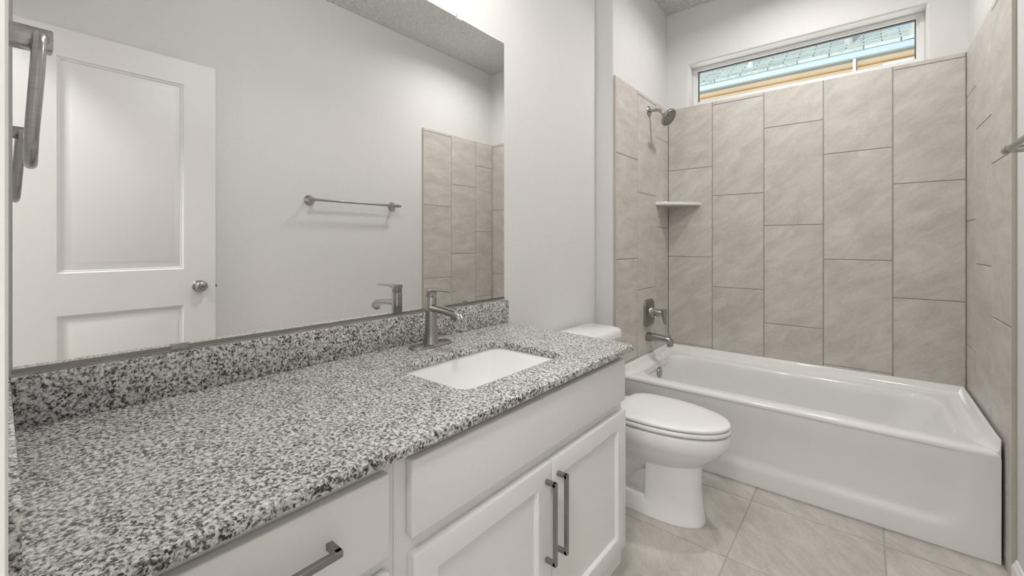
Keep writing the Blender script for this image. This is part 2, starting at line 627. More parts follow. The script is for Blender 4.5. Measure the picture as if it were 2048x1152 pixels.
# door casing beside the camera, baseboards
bm = bmesh.new()
cp = [(-0.425, YF), (-0.425, YF + 0.006), (-0.415, YF + 0.009), (-0.375, YF + 0.0125), (-0.352, YF + 0.0138), (DX0, YF + 0.0125), (DX0, YF)]
prism(bm, cp, 0, DZ + 0.08)
tag(finish('trim_1', bm, M['trim']), 'white door casing at the left edge of the picture', 'trim', kind='structure')


def baseboard(name, pts, label):
    bm = bmesh.new()
    for (x0, y0), (x1, y1), nx in pts:
        prof = [(0.0, 0.0), (0.014, 0.0), (0.014, 0.062), (0.011, 0.072), (0.006, 0.078), (0.005, 0.086), (0.0, 0.088)]
        loft(bm, [[(x0 + nx * d, y0, z) for d, z in prof], [(x1 + nx * d, y1, z) for d, z in prof]])
    return tag(finish(name, bm, M['trim']), label, 'baseboard', kind='structure')


baseboard('baseboard_right', [((XBW, 0.80), (XBW, YT - 0.009), -1)], 'white baseboard at the foot of the towel bar wall')
baseboard('baseboard_left', [((XW, 1.40), (XW, 2.245), 1)], 'white baseboard behind the toilet')

# the opened door lying along the towel bar wall, seen in the mirror
DFX = 0.3584
DY0, DY1 = 0.035, 0.773
DT = 0.968 + H
door = thing('door_1', 'white two-panel door swung open, reflected at the left of the mirror', 'door', (DFX, DY0, 0.01), kind='structure')


def door_face(bm, x, sgn):
    """face with two sunk and raised panels; sgn = direction out of the face"""
    t = bmesh.new()
    ps = [(0.169, 0.630, 0.24, -0.328 + H), (0.169, 0.630, -0.137 + H, 0.840 + H)]
    def q(y0, y1, z0, z1):
        t.faces.new([t.verts.new((x, a, b)) for a, b in ((y0, z0), (y1, z0), (y1, z1), (y0, z1))])
    zs = [0.012, ps[0][2], ps[0][3], ps[1][2], ps[1][3], DT]
    q(DY0, 0.169, zs[0], zs[5]); q(0.630, DY1, zs[0], zs[5])
    for a, b in ((0, 1), (2, 3), (4, 5)):
        q(0.169, 0.630, zs[a], zs[b])
    for y0, y1, z0, z1 in ps:
        lp = []
        for ins, dep in ((0, 0), (0.005, 0.007), (0.010, 0.0075), (0.014, 0.0135), (0.018, 0.0135), (0.048, 0.0035), (0.050, 0.003)):
            lp.append([t.verts.new((x - sgn * dep, a, b)) for a, b in
                       ((y0 + ins, z0 + ins), (y1 - ins, z0 + ins), (y1 - ins, z1 - ins), (y0 + ins, z1 - ins))])
        for A, B in zip(lp, lp[1:]):
            for i in range(4):
                t.faces.new((A[i], A[(i + 1) % 4], B[(i + 1) % 4], B[i]))
        t.faces.new(lp[-1])
    bmesh.ops.remove_doubles(t, verts=t.verts[:], dist=1e-5)
    merge(bm, t)


bm = bmesh.new()
door_face(bm, DFX, -1)
add_box(bm, DFX + 0.0145, DFX + 0.036, DY0, DY1, 0.012, DT)
for a in ((DY0, DY0 + .0001), (DY1 - .0001, DY1)):
    add_box(bm, DFX, DFX + 0.0148, a[0], a[1], 0.012, DT)
add_box(bm, DFX, DFX + 0.0148, DY0, DY1, DT - 0.0001, DT)
finish('door_panel', bm, M['door'], door, smooth=20)
bm = bmesh.new()
add_lathe(bm, (DFX, 0.697, -0.232 + H), (-1, 0, 0), [(0, 0.031), (0.004, 0.032), (0.008, 0.029), (0.010, 0.015), (0.026, 0.0125), (0.030, 0.019),
                                                   (0.036, 0.026), (0.044, 0.0295), (0.052, 0.0275), (0.058, 0.021), (0.062, 0.010), (0.063, 0.0)])
k = finish('knob', bm, M['nickel'], door)
bm = bmesh.new()
add_lathe(bm, (DFX - 0.0628, 0.700, -0.232 + H), (-1, 0, 0), [(0, 0.0035), (0.0015, 0.0035)], n=16)
finish('lock_button', bm, M['dark'], k)
bm = box(DFX + 0.010, DFX + 0.026, DY1, DY1 + 0.011, -0.245 + H, -0.228 + H, 0.002)
finish('latch', bm, M['dark_nickel'], door)
for hz in (0.25, 1.08, 1.90):
    bm = bmesh.new()
    add_lathe(bm, (DFX + 0.018, DY0 - 0.010, hz), (0, 0, 1), [(0, 0.007), (0.09, 0.007)], n=16)
    add_box(bm, DFX + 0.016, DFX + 0.020, DY0 - 0.010, DY0 + 0.001, hz, hz + 0.09)
    finish('hinge', bm, M['nickel'], door)

# ------------------------------------------------------------------ bathtub
TX0, TX1, TY0, TY1 = XA + 0.001, XB - 0.009, 2.345, YB - 0.001
RZ, FZ = -0.775 + H, -0.723 + H
tub = thing('bathtub', 'white alcove bathtub with a recessed apron, between the tiled walls', 'bathtub', ((TX0 + TX1) / 2, 2.72, 0))
bm = bmesh.new()
NC, NE = 10, 16
deck = RZ + 0.004


def tub_loop(l, rr, f, b, rad, z):
    return at_z(rrect(TX0 + l, TX1 - rr, TY0 + f, TY1 - b, rad, NC, NE), z)


loops = [tub_loop(0, 0, 0, 0, 0.003, RZ - 0.020), tub_loop(0, 0, 0, 0, 0.004, RZ - 0.012), tub_loop(0.003, 0.003, 0.003, 0.003, 0.008, RZ - 0.004),
         tub_loop(0.010, 0.010, 0.012, 0.010, 0.014, RZ + 0.001), tub_loop(0.02, 0.03, 0.03, 0.02, 0.03, deck)]
ins = [(0.050, 0.085, 0.072, 0.085, 0.13, deck - 0.001), (0.055, 0.092, 0.080, 0.092, 0.128, deck - 0.004), (0.060, 0.100, 0.087, 0.098, 0.125, deck - 0.011),
       (0.064, 0.110, 0.092, 0.103, 0.122, deck - 0.024), (0.068, 0.125, 0.096, 0.107, 0.122, deck - 0.06),
       (0.078, 0.170, 0.105, 0.116, 0.125, deck - 0.14), (0.095, 0.235, 0.118, 0.130, 0.13, deck - 0.23),
       (0.115, 0.29, 0.135, 0.147, 0.14, deck - 0.285), (0.15, 0.345, 0.165, 0.177, 0.14, deck - 0.312), (0.22, 0.43, 0.22, 0.23, 0.12, deck - 0.322)]
loops += [tub_loop(*i) for i in ins]
loft(bm, loops, False, True)
# raised tiling flange along the three walls
prof = [(0.0, RZ - 0.03), (0.0, FZ - 0.002), (0.002, FZ), (0.007, FZ - 0.001), (0.014, FZ - 0.010), (0.024, FZ - 0.026), (0.034, FZ - 0.036), (0.048, FZ - 0.043), (0.070, RZ + 0.0047), (0.070, RZ - 0.03)]
U = []
for d, z in prof:
    U.append([(TX0 + d * 0.12, TY0 + 0.0045, z), (TX0 + d * 0.45, TY0 + 0.035, z), (TX0 + d * 0.8, TY0 + 0.07, z), (TX0 + d, TY0 + 0.12, z), (TX0 + d, TY1 - d, z),
              (TX1 - d, TY1 - d, z), (TX1 - d, TY0 + 0.12, z), (TX1 - d * 0.8, TY0 + 0.07, z), (TX1 - d * 0.45, TY0 + 0.035, z), (TX1 - d * 0.12, TY0 + 0.0045, z)])
t = bmesh.new()
rows = [[t.verts.new(p) for p in u] for u in U]
for a, b in zip(rows, rows[1:]):
    for i in range(9):
        t.faces.new((a[i], a[i + 1], b[i + 1], b[i]))
t.faces.new([rw[0] for rw in rows])
t.faces.new([rw[9] for rw in rows][::-1])
merge(bm, t)
finish('basin', bm, M['acrylic'], tub, smooth=50)
# apron
bm = bmesh.new()
t = bmesh.new()
nx, nz = 90, 34
ax0, ax1, az0, az1 = TX0, TX1, 0.001, RZ - 0.0195
grid = []
for j in range(nz + 1):
    row = []
    for i in range(nx + 1):
        x = ax0 + (ax1 - ax0) * i / nx
        z = az0 + (az1 - az0) * j / nz
        # signed distance to the rounded panel field
        cx, cz, hw, hh, rad = -0.46, 0.30, 0.755, 0.215, 0.09
        qx, qz = abs(x - cx) - hw + rad, abs(z - cz) - hh + rad
        sd = math.hypot(max(qx, 0), max(qz, 0)) + min(max(qx, qz), 0) - rad
        y = TY0 + 0.017 * (1 - sstep(-0.035, 0.012, sd)) * (1 - 0.8 * sstep(0.20, 0.375, z)) + 0.004 * (1 - z / az1)
        y -= 0.0
        row.append(t.verts.new((x, y, z)))
    grid.append(row)
for j in range(nz):
    for i in range(nx):
        t.faces.new((grid[j][i], grid[j][i + 1], grid[j + 1][i + 1], grid[j + 1][i]))
merge(bm, t)
add_box(bm, TX0 + 0.01, ax1 - 0.0021, TY0 + 0.030, TY0 + 0.040, 0.001, RZ - 0.06)
add_box(bm, ax1 - 0.002, ax1 - 0.0003, TY0 + 0.0045, TY0 + 0.045, 0.001, RZ - 0.03)
finish('apron', bm, M['acrylic'], tub, smooth=60)
bm = bmesh.new()
add_lathe(bm, (TX0 + 0.071, 2.735, -0.838 + H), (1, 0, 0.06), [(-0.01, 0.036), (0.002, 0.037), (0.008, 0.034), (0.010, 0.024), (0.0105, 0.0)])
tag(finish('overflow_cover', bm, M['nickel'], tub), 'round polished metal overflow cover')
bm = bmesh.new()
add_lathe(bm, (-0.83, 2.735, deck - 0.3225), (0, 0, 1), [(0, 0.036), (0.003, 0.035), (0.006, 0.02), (0.007, 0.0)])
tag(finish('drain', bm, M['chrome'], tub), 'round polished metal drain')

# ------------------------------------------------------------------ shower fittings
sh = thing('wall_shower', 'round brushed nickel shower head on a curved arm, top of the left tile wall', 'shower head', (XA, 2.742, 0.869 + H))
bm = bmesh.new()
add_lathe(bm, (XA - 0.001, 2.742, 0.869 + H), (1, 0, 0), [(0, 0.035), (0.003, 0.036), (0.008, 0.032), (0.012, 0.018), (0.013, 0.011)])
finish('flange', bm, M['nickel'], sh)
hn = Vector((0.80, -0.10, -0.60)).normalized()
hc = Vector((-0.957, 2.738, 0.801 + H))
bm = bmesh.new()
add_tube(bm, smooth_path([(XA + 0.005, 2.742, 0.869 + H), (XA + 0.045, 2.742, 0.871 + H), (XA + 0.075, 2.741, 0.860 + H), hc - hn * 0.045], 6), 0.0105)
finish('arm', bm, M['nickel'], sh)
bm = bmesh.new()
add_lathe(bm, hc - hn * 0.052, hn, [(0, 0.010), (0.004, 0.016), (0.014, 0.017), (0.018, 0.014), (0.024, 0.016), (0.030, 0.026), (0.034, 0.050), (0.038, 0.057),
                                   (0.050, 0.0590), (0.053, 0.0575), (0.054, 0.053), (0.0525, 0.051)])
hd = finish('head', bm, M['nickel'], sh)
bm = bmesh.new()
a, b = frame_dirs(hn)
add_lathe(bm, hc - hn * 0.0005, hn, [(0, 0.0515), (0.0012, 0.0510), (0.0015, 0.0)])
finish('spray_face', bm, M['nickel'], hd)
bm = bmesh.new()
for rr, cnt in ((0.012, 6), (0.024, 12), (0.036, 18), (0.046, 24)):
    for i in range(cnt):
        an = 2 * PI * i / cnt
        add_lathe(bm, hc + (a * math.cos(an) + b * math.sin(an)) * rr + hn * 0.0008, hn, [(0, 0.0032), (0.0022, 0.0026)], n=8)
finish('nozzles', bm, M['nozzle'], hd)

VY, VZ = 2.735, -0.458 + H
va = thing('shower_valve', 'square brushed nickel valve plate with lever on the left tile wall', 'shower valve', (XA, VY, VZ))
bm = bmesh.new()
lp = []
for ins, x in ((0, -0.001), (0, 0.006), (0.003, 0.011), (0.010, 0.014)):
    lp.append([(XA + x, p, q) for p, q in rrect(VY - 0.079 + ins, VY + 0.079 - ins, VZ - 0.088 + ins, VZ + 0.088 - ins, 0.036 - ins * 0.5, 8, 4)])
loft(bm, lp)
finish('plate', bm, M['dark_nickel'], va)
bm = bmesh.new()
add_lathe(bm, (XA + 0.012, VY, VZ + 0.006), (1, 0, 0), [(0, 0.036), (0.012, 0.035), (0.022, 0.027), (0.026, 0.0225), (0.100, 0.0205), (0.104, 0.018), (0.1045, 0.0)])
h = finish('handle_hub', bm, M['nickel'], va)
bm = bmesh.new()
lp = []
for z, w, x0, x1 in ((0.030, 0.020, 0.088, 0.112), (0.028, 0.0215, 0.086, 0.114), (0.0, 0.0215, 0.092, 0.115), (-0.04, 0.017, 0.100, 0.116), (-0.062, 0.015, 0.104, 0.118), (-0.064, 0.013, 0.106, 0.117)):
    lp.append([(XA + p, q, VZ + 0.002 + z) for p, q in rrect(x0, x1, VY - w, VY + w, 0.004, 4, 2)])
loft(bm, lp)
finish('lever', bm, M['nickel'], h)

SY, SZ = 2.715, -0.612 + H
sp = thing('tub_spout', 'brushed nickel tub spout below the valve plate', 'spout', (XA, SY, SZ))
bm = bmesh.new()
lp = []
for x, w, zt, zb in ((-0.001, 0.027, 0.027, -0.027), (0.006, 0.029, 0.029, -0.029), (0.05, 0.028, 0.026, -0.027), (0.11, 0.026, 0.020, -0.022), (0.135, 0.025, 0.017, -0.021),
                     (0.150, 0.024, 0.012, -0.028), (0.161, 0.021, 0.004, -0.036), (0.166, 0.018, -0.004, -0.037)):
    lp.append([(XA + x, p, SZ + q) for p, q in rrect(SY - w, SY + w, zb, zt, min(w, (zt - zb) / 2) * 0.8, 6, 2)])
loft(bm, lp)
add_lathe(bm, (XA + 0.146, SY, SZ - 0.015), (0.12, 0, -1), [(0, 0.019), (0.026, 0.0185), (0.029, 0.016)], n=24)
finish('body', bm, M['nickel'], sp)
bm = bmesh.new()
add_lathe(bm, (XA + 0.150, SY, SZ + 0.006), (0, 0, 1), [(0, 0.0028), (0.020, 0.0024), (0.021, 0.0035), (0.025, 0.0035), (0.0255, 0.0)], n=14)
finish('diverter', bm, M['dark_nickel'], sp)

# corner shelf
bm = bmesh.new()
sx, sy = 0.228, 0.240
pts = [(XA - 0.002, YB + 0.002), (XA - 0.002, YB - sy)]
for i in range(0, 13):
    t_ = i / 12
    bx, by = XA + 0.012 + (sx - 0.024) * t_, YB - sy + (sy - 0.0) * 0
    # gently bowed front edge from the left wall to the back wall
    x = XA + sx * t_
    y = YB - sy * (1 - t_)
    bow = 0.030 * math.sin(PI * t_)
    pts.append((x + bow * 0.72, y - bow * 0.72))
pts.append((XA + sx, YB + 0.002))
zt = 0.281 + H
lp = []
cxs, cys = XA + 0.07, YB - 0.07
for s, z in ((0.985, zt - 0.020), (1.0, zt - 0.017), (1.0, zt - 0.003), (0.985, zt)):
    lp.append([(cxs + (x - cxs) * s, cys + (y - cys) * s, z) for x, y in pts])
loft(bm, lp)
tag(finish('corner_shelf', bm, M['shelf'], origin=(XA + 0.05, YB - 0.05, zt - 0.02)),
    'white corner shelf set into the tile below the shower head', 'shelf')

# ------------------------------------------------------------------ vanity: cabinets
CF, CT, CB = -0.600, -0.343 + H, -0.363 + H     # counter front, top, underside
XD, XF = -0.617, -0.637                        # door face, frame face


def cabinet_box(bm, y0, y1):
    add_box(bm, XW + 0.001, XF, y0, y1, 0.10, CB - 0.0005, 0.0004, 1)
    add_box(bm, XW + 0.001, XF - 0.07, y0 + 0.001, y1 - 0.001, 0.0, 0.0999)


def slab_front(y0, y1, z0, z1):
    return box(XF + 0.0005, XD, y0, y1, z0, z1, 0.0035, 3)


def shaker(y0, y1, z0, z1, st=0.056, rt=0.050):
    bm = bmesh.new()
    t = bmesh.new()
    def ring(iy, iz, x):
        return [t.verts.new((x, a, b)) for a, b in ((y0 + iy, z0 + iz), (y1 - iy, z0 + iz), (y1 - iy, z1 - iz), (y0 + iy, z1 - iz))]
    R = [ring(0, 0, XF + 0.0005), ring(0, 0, XD - 0.0035), ring(0.001, 0.001, XD - 0.001), ring(0.0035, 0.0035, XD), ring(st, rt, XD), ring(st + 0.003, rt + 0.003, XD - 0.002),
         ring(st + 0.007, rt + 0.007, XD - 0.0105)]
    for A, B in zip(R, R[1:]):
        for i in range(4):
            t.faces.new((A[i], A[(i + 1) % 4], B[(i + 1) % 4], B[i]))
    t.faces.new(R[-1])
    t.faces.new(R[0][::-1])
    merge(bm, t)
    # stile-and-rail joint lines
    return bm


def pull(p0, p1, parent, name='handle'):
    """square bar pull between two posts; p0, p1 = (y, z) of the post centres on the door face"""
    bm = bmesh.new()
    hw = 0.0052
    xo = XD + 0.030
    vert = abs(p1[1] - p0[1]) > abs(p1[0] - p0[0])
    for y, z in (p0, p1):
        add_box(bm, XD - 0.001, xo, y - hw, y + hw, z - hw, z + hw, 0.0008, 1)
    if vert:
        add_box(bm, xo - 0.008, xo + 0.002, p0[0] - hw, p0[0] + hw, min(p0[1], p1[1]) - hw, max(p0[1], p1[1]) + hw, 0.001, 1)
    else:
        add_box(bm, xo - 0.008, xo + 0.002, min(p0[0], p1[0]) - hw, max(p0[0], p1[0]) + hw, p0[1] - hw, p0[1] + hw, 0.001, 1)
    return tag(finish(name, bm, M['dark_nickel'], parent), 'brushed metal bar handle')


Y_SPLIT = 0.443
vc = thing('drawer_cabinet', 'white drawer cabinet under the left end of the granite counter', 'cabinet', (-0.92, 0.22, 0))
bm = bmesh.new()
cabinet_box(bm, 0.004, Y_SPLIT - 0.0003)
finish('body', bm, M['cabinet'], vc)
for z0, z1, hz in ((-0.530, -0.389, -0.453), (-0.787, -0.557, -0.66), (-1.018, -0.812, -0.91)):
    d = finish('drawer', slab_front(0.030, 0.423, z0 + H, z1 + H), M['cabinet'], vc)
    pull((0.122, hz + H), (0.317, hz + H), d)

sc_ = thing('sink_cabinet', 'white sink cabinet with two shaker doors and a blank front', 'cabinet', (-0.92, 0.9, 0))
bm = bmesh.new()
# open-topped so the basin hangs inside
YS0, YS1 = Y_SPLIT + 0.0003, 1.352
add_box(bm, XW + 0.001, XF - 0.0201, YS0, YS0 + 0.018, 0.119, CB - 0.0005)
add_box(bm, XW + 0.001, XF - 0.0201, YS1 - 0.018, YS1, 0.119, CB - 0.0005)
add_box(bm, XF - 0.02, XF, YS0, YS1, 0.10, CB - 0.0005, 0.0004, 1)
add_box(bm, XW + 0.001, XF - 0.0201, YS0, YS1, 0.1005, 0.1185)
add_box(bm, XW + 0.001, XF - 0.07, YS0 + 0.001, YS1 - 0.001, 0.0, 0.0999)
finish('body', bm, M['cabinet'], sc_)
tag(finish('false_front', slab_front(0.469, 1.344, -0.526 + H, -0.387 + H), M['cabinet'], sc_), 'blank drawer front')
dl = finish('door', shaker(0.472, 0.9065, -1.018 + H, -0.559 + H), M['cabinet'], sc_, smooth=25)
dr = finish('door', shaker(0.9095, 1.349, -1.018 + H, -0.559 + H), M['cabinet'], sc_, smooth=25)
pull((0.882, -0.601 + H), (0.882, -0.797 + H), dl)
pull((0.934, -0.601 + H), (0.934, -0.797 + H), dr)

# ------------------------------------------------------------------ countertop
ct = thing('countertop', 'speckled grey granite vanity countertop with backsplash', 'countertop', (-0.9, 0.7, CB))
KX0, KX1, KY0, KY1, KR = -0.992, -0.712, 0.690, 1.118, 0.035


def rr_hit(cx, cy, an, x0, x1, y0, y1, r):
    dx, dy = math.cos(an), math.sin(an)
    lo, hi = 0.0, 2.0
    for _ in range(40):
        m = (lo + hi) / 2
        x, y = cx + dx * m, cy + dy * m
        qx = abs(x - (x0 + x1) / 2) - (x1 - x0) / 2 + r
        qy = abs(y - (y0 + y1) / 2) - (y1 - y0) / 2 + r
        sd = math.hypot(max(qx, 0), max(qy, 0)) + min(max(qx, qy), 0) - r
        if sd < 0:
            lo = m
        else:
            hi = m
    return cx + dx * lo, cy + dy * lo


OUT = [(XW + 0.001, YF + 0.001), (CF, YF + 0.001), (CF, 1.375), (XW + 0.001, 1.418)]


def poly_hit(cx, cy, an, poly):
    dx, dy = math.cos(an), math.sin(an)
    best = 9
    for (ax, ay), (bx, by) in zip(poly, poly[1:] + poly[:1]):
        ex, ey = bx - ax, by - ay
        den = dx * ey - dy * ex
        if abs(den) < 1e-9:
            continue
        t = ((ax - cx) * ey - (ay - cy) * ex) / den
        u = ((ax - cx) * dy - (ay - cy) * dx) / den
        if t > 0 and -1e-6 <= u <= 1 + 1e-6:
            best = min(best, t)
    return cx + dx * best, cy + dy * best


kcx, kcy = (KX0 + KX1) / 2, (KY0 + KY1) / 2
angs = [2 * PI * i / 144 for i in range(144)] + [math.atan2(y - kcy, x - kcx) % (2 * PI) for x, y in OUT]
for k in range(4):                                     # a fine fan in the cut-out's corners
    sx_, sy_ = ((1, 1), (-1, 1), (-1, -1), (1, -1))[k]
    for i in range(9):
        a = PI / 2 * i / 8
        px_ = (KX1 - KR if sx_ > 0 else KX0 + KR) + sx_ * KR * math.cos(a)
        py_ = (KY1 - KR if sy_ > 0 else KY0 + KR) + sy_ * KR * math.sin(a)
        angs.append(math.atan2(py_ - kcy, px_ - kcx) % (2 * PI))
angs = sorted(set(round(a, 5) for a in angs))
OUTs = [(XW + 0.001, YF + 0.001), (CF - 0.004, YF + 0.001), (CF - 0.004, 1.371), (XW + 0.001, 1.414)]
oT = [(*poly_hit(kcx, kcy, a, OUTs), CT) for a in angs]
oM = [(*poly_hit(kcx, kcy, a, OUT), CT - 0.004) for a in angs]
oB = [(*poly_hit(kcx, kcy, a, OUT), CB) for a in angs]
iT0 = [(*rr_hit(kcx, kcy, a, KX0 - .0015, KX1 + .0015, KY0 - .0015, KY1 + .0015, KR + .0015), CT) for a in angs]
iT = [(*rr_hit(kcx, kcy, a, KX0, KX1, KY0, KY1, KR), CT - 0.002) for a in angs]
iB = [(*rr_hit(kcx, kcy, a, KX0, KX1, KY0, KY1, KR), CB) for a in angs]
bm = bmesh.new()
loft(bm, [iT, iT0, oT, oM, oB, iB, iT], False, False)
bmesh.ops.remove_doubles(bm, verts=bm.verts[:], dist=1e-6)
finish('slab', bm, M['granite'], ct, smooth=25)
finish('backsplash', box(XW + 0.0005, XW + 0.022, 0.0155, 1.420, CT + 0.0003, -0.247 + H, 0.0015, 2), M['granite'], ct)
finish('side_splash', box(XW + 0.0005, CF - 0.004, YF + 0.001, 0.0150, CT + 0.0003, -0.247 + H, 0.0015, 2), M['granite'], ct)

# sink basin
sk = thing('sink_basin', 'white rectangular undermount sink set in the granite counter', 'sink', (kcx, kcy, CB - 0.15))
bm = bmesh.new()
def sloop(i0, i1, j0, j1, rad, z):
    return at_z(rrect(KX0 + i0, KX1 - i1, KY0 + j0, KY1 - j1, rad, 8, 8), z)
Lp = [sloop(0.03, 0.03, 0.03, 0.03, 0.06, CB - 0.165), sloop(-0.006, -0.006, -0.006, -0.006, 0.05, CB - 0.03), sloop(-0.022, -0.022, -0.022, -0.022, 0.05, CB - 0.014),
      sloop(-0.022, -0.022, -0.022, -0.022, 0.05, CB - 0.0005), sloop(-0.006, -0.006, -0.006, -0.006, 0.038, CB - 0.0005), sloop(-0.003, -0.003, -0.003, -0.003, 0.036, CB - 0.003),
      sloop(0.0, 0.0, 0.004, 0.004, 0.034, CB - 0.012), sloop(0.012, 0.010, 0.030, 0.030, 0.036, CB - 0.055), sloop(0.028, 0.022, 0.075, 0.075, 0.045, CB - 0.110),
      sloop(0.045, 0.040, 0.105, 0.105, 0.05, CB - 0.132), sloop(0.085, 0.085, 0.150, 0.150, 0.04, CB - 0.142), sloop(0.12, 0.12, 0.19, 0.19, 0.018, CB - 0.145)]
loft(bm, Lp)
finish('basin', bm, M['porcelain'], sk, smooth=55)
bm = bmesh.new()
add_lathe(bm, (kcx, kcy, CB - 0.1455), (0, 0, 1), [(0, 0.024), (0.003, 0.023), (0.004, 0.015), (0.0045, 0.0)])
finish('drain', bm, M['chrome'], sk)

# faucet
FX, FY = -1.115, 0.924
fa = thing('faucet', 'brushed nickel single-handle faucet on the counter behind the sink', 'faucet', (FX, FY, CT))
bm = bmesh.new()
lp = []
for ins, z in ((0, 0.0003), (0, 0.004), (0.0015, 0.007), (0.005, 0.0085)):
    lp.append(at_z(rrect(FX - 0.029 + ins, FX + 0.029 - ins, FY - 0.082 + ins, FY + 0.082 - ins, 0.0288 - ins, 10, 6), CT + z))
loft(bm, lp)
finish('base_plate', bm, M['nickel'], fa)
bm = bmesh.new()
add_lathe(bm, (FX, FY, CT + 0.008), (0, 0, 1), [(0, 0.0255), (0.004, 0.0250), (0.012, 0.0230), (0.030, 0.0208), (0.06, 0.0196), (0.10, 0.0188), (0.153, 0.0184), (0.1555, 0.0175)])
body = finish('body', bm, M['nickel'], fa)
bm = bmesh.new()
lp = []
sz = 0.128 + CT
ctrl = [(-0.002, 0.000, 0.0155, 0.0135), (0.03, -0.001, 0.0155, 0.0120), (0.07, -0.004, 0.0155, 0.0110), (0.100, -0.0075, 0.0155, 0.0115), (0.119, -0.012, 0.0155, 0.0135), (0.131, -0.020, 0.0155, 0.0165), (0.136, -0.028, 0.0150, 0.0180)]
pth = [Vector((FX + c[0], FY, sz + c[1])) for c in ctrl]
for i, p in enumerate(pth):
    d = (pth[min(i + 1, len(pth) - 1)] - pth[max(i - 1, 0)]).normalized()
    up = Vector((-d.z, 0, d.x))
    w, hh = ctrl[i][2], ctrl[i][3]
    lp.append([p + Vector((0, a, 0)) + up * b for a, b in rrect(-w, w, -hh, hh, min(w, hh) * 0.85, 5, 2)])
lp2 = []
for a, b in zip(lp, lp[1:]):
    for k in range(3):
        lp2.append([u.lerp(v, k / 3) for u, v in zip(a, b)])
lp2.append(lp[-1])
loft(bm, lp2)
finish('spout', bm, M['nickel'], fa, smooth=50)
bm = bmesh.new()
hz0 = CT + 0.1665
add_lathe(bm, (FX, FY, hz0 - 0.001), (0.0, 0, 1), [(0, 0.0178), (0.001, 0.0184), (0.022, 0.0184), (0.0245, 0.0172)])
lp = []
for x, w, z0, z1 in ((-0.019, 0.010, 0.018, 0.0265), (-0.010, 0.0175, 0.014, 0.0270), (0.012, 0.0180, 0.013, 0.0270), (0.03, 0.0165, 0.0185, 0.0262), (0.07, 0.0150, 0.0195, 0.0245), (0.104, 0.0140, 0.0200, 0.0232), (0.106, 0.0130, 0.0205, 0.0228)):
    lp.append([(FX + x, FY + p, hz0 + q) for p, q in rrect(-w, w, z0, z1, (z1 - z0) * 0.4, 4, 2)])
loft(bm, lp)
finish('handle', bm, M['nickel'], fa)

# ------------------------------------------------------------------ mirror
mi = thing('mirror', 'large frameless wall mirror above the granite backsplash', 'mirror', (XW, 0.71, -0.241 + H))
MY0, MY1, MZ0, MZ1 = 0.016, 1.411, -0.241 + H, 0.874 + H
bm = bmesh.new()
add_box(bm, XW + 0.0004, XM - 0.0006, MY0, MY1, MZ0, MZ1)
finish('backing', bm, M['mirror_edge'], mi)
bm = bmesh.new()
t = bmesh.new()
t.faces.new([t.verts.new((XM, a, b)) for a, b in ((MY0 + .002, MZ0 + .002), (MY1 - .002, MZ0 + .002), (MY1 - .002, MZ1 - .002), (MY0 + .002, MZ1 - .002))])
ex = bmesh.ops.extrude_face_region(t, geom=t.faces[:])
bmesh.ops.translate(t, verts=[v for v in ex['geom'] if isinstance(v, bmesh.types.BMVert)], vec=(-0.0006, 0, 0))
merge(bm, t)
finish('glass', bm, M['mirror'], mi)
finish('bottom_channel', box(XW + 0.001, XM + 0.0012, MY0, MY1, MZ0 - 0.0005, MZ0 + 0.0075), M['dark_nickel'], mi)
for y in (0.267, 1.168):
    finish('clip', box(XW + 0.001, XM + 0.0035, y - 0.017, y + 0.017, MZ0 - 0.0015, MZ0 + 0.013, 0.0008, 1), M['nickel'], mi)
bm = box(XW + 0.0005, XM + 0.006, 1.128, 1.154, MZ1 - 0.010, MZ1 + 0.016, 0.003, 2)
add_lathe(bm, (XM + 0.004, 1.141, MZ1 + 0.008), (1, 0, 0), [(0, 0.005), (0.003, 0.004), (0.0035, 0)], n=14)
tag(finish('clip', bm, M['clear'], mi), 'clear plastic mirror clip')

# ------------------------------------------------------------------ towel ring on the doorway wall, towel bar on the right wall
tr = thing('towel_ring', 'brushed nickel towel ring beside the left edge of the mirror', 'towel ring', (-0.84, YF, 0.272 + H))
bm = bmesh.new()
add_box(bm, -0.852, -0.828, YF + 0.004, 0.0475, 0.254 + H, 0.281 + H, 0.002, 2)
finish('post', bm, M['nickel'], tr)
bm = bmesh.new()
add_lathe(bm, (-0.84, YF + 0.0002, 0.268 + H), (0, 1, 0), [(0, 0.026), (0.004, 0.026), (0.007, 0.022)])
finish('wall_plate', bm, M['nickel'], tr)
bm = bmesh.new()
ctrl = [(-0.829, 0.267), (-0.806, 0.262), (-0.794, 0.245), (-0.790, 0.20), (-0.791, 0.150), (-0.800, 0.120), (-0.826, 0.106),
        (-0.860, 0.106), (-0.886, 0.120), (-0.895, 0.150), (-0.896, 0.200), (-0.892, 0.245), (-0.878, 0.262), (-0.851, 0.267)]
# the ring hangs a little askew, its foot leaning to the wall
ctrl = [(x, -x * (0.0330 + 0.0100 * sstep(0.09, 0.29, z)), z) for x, z in ctrl]
add_tube(bm, smooth_path([(x, y, z + H) for x, y, z in ctrl], 6), 0.0065)
finish('ring', bm, M['nickel'], tr)
bm = bmesh.new()
add_lathe(bm, (-0.8275, 0.036, 0.267 + H), (1, 0, 0), [(-0.003, 0.0085), (0.0012, 0.0085)], n=20)
finish('collar', bm, M['dark_nickel'], tr)

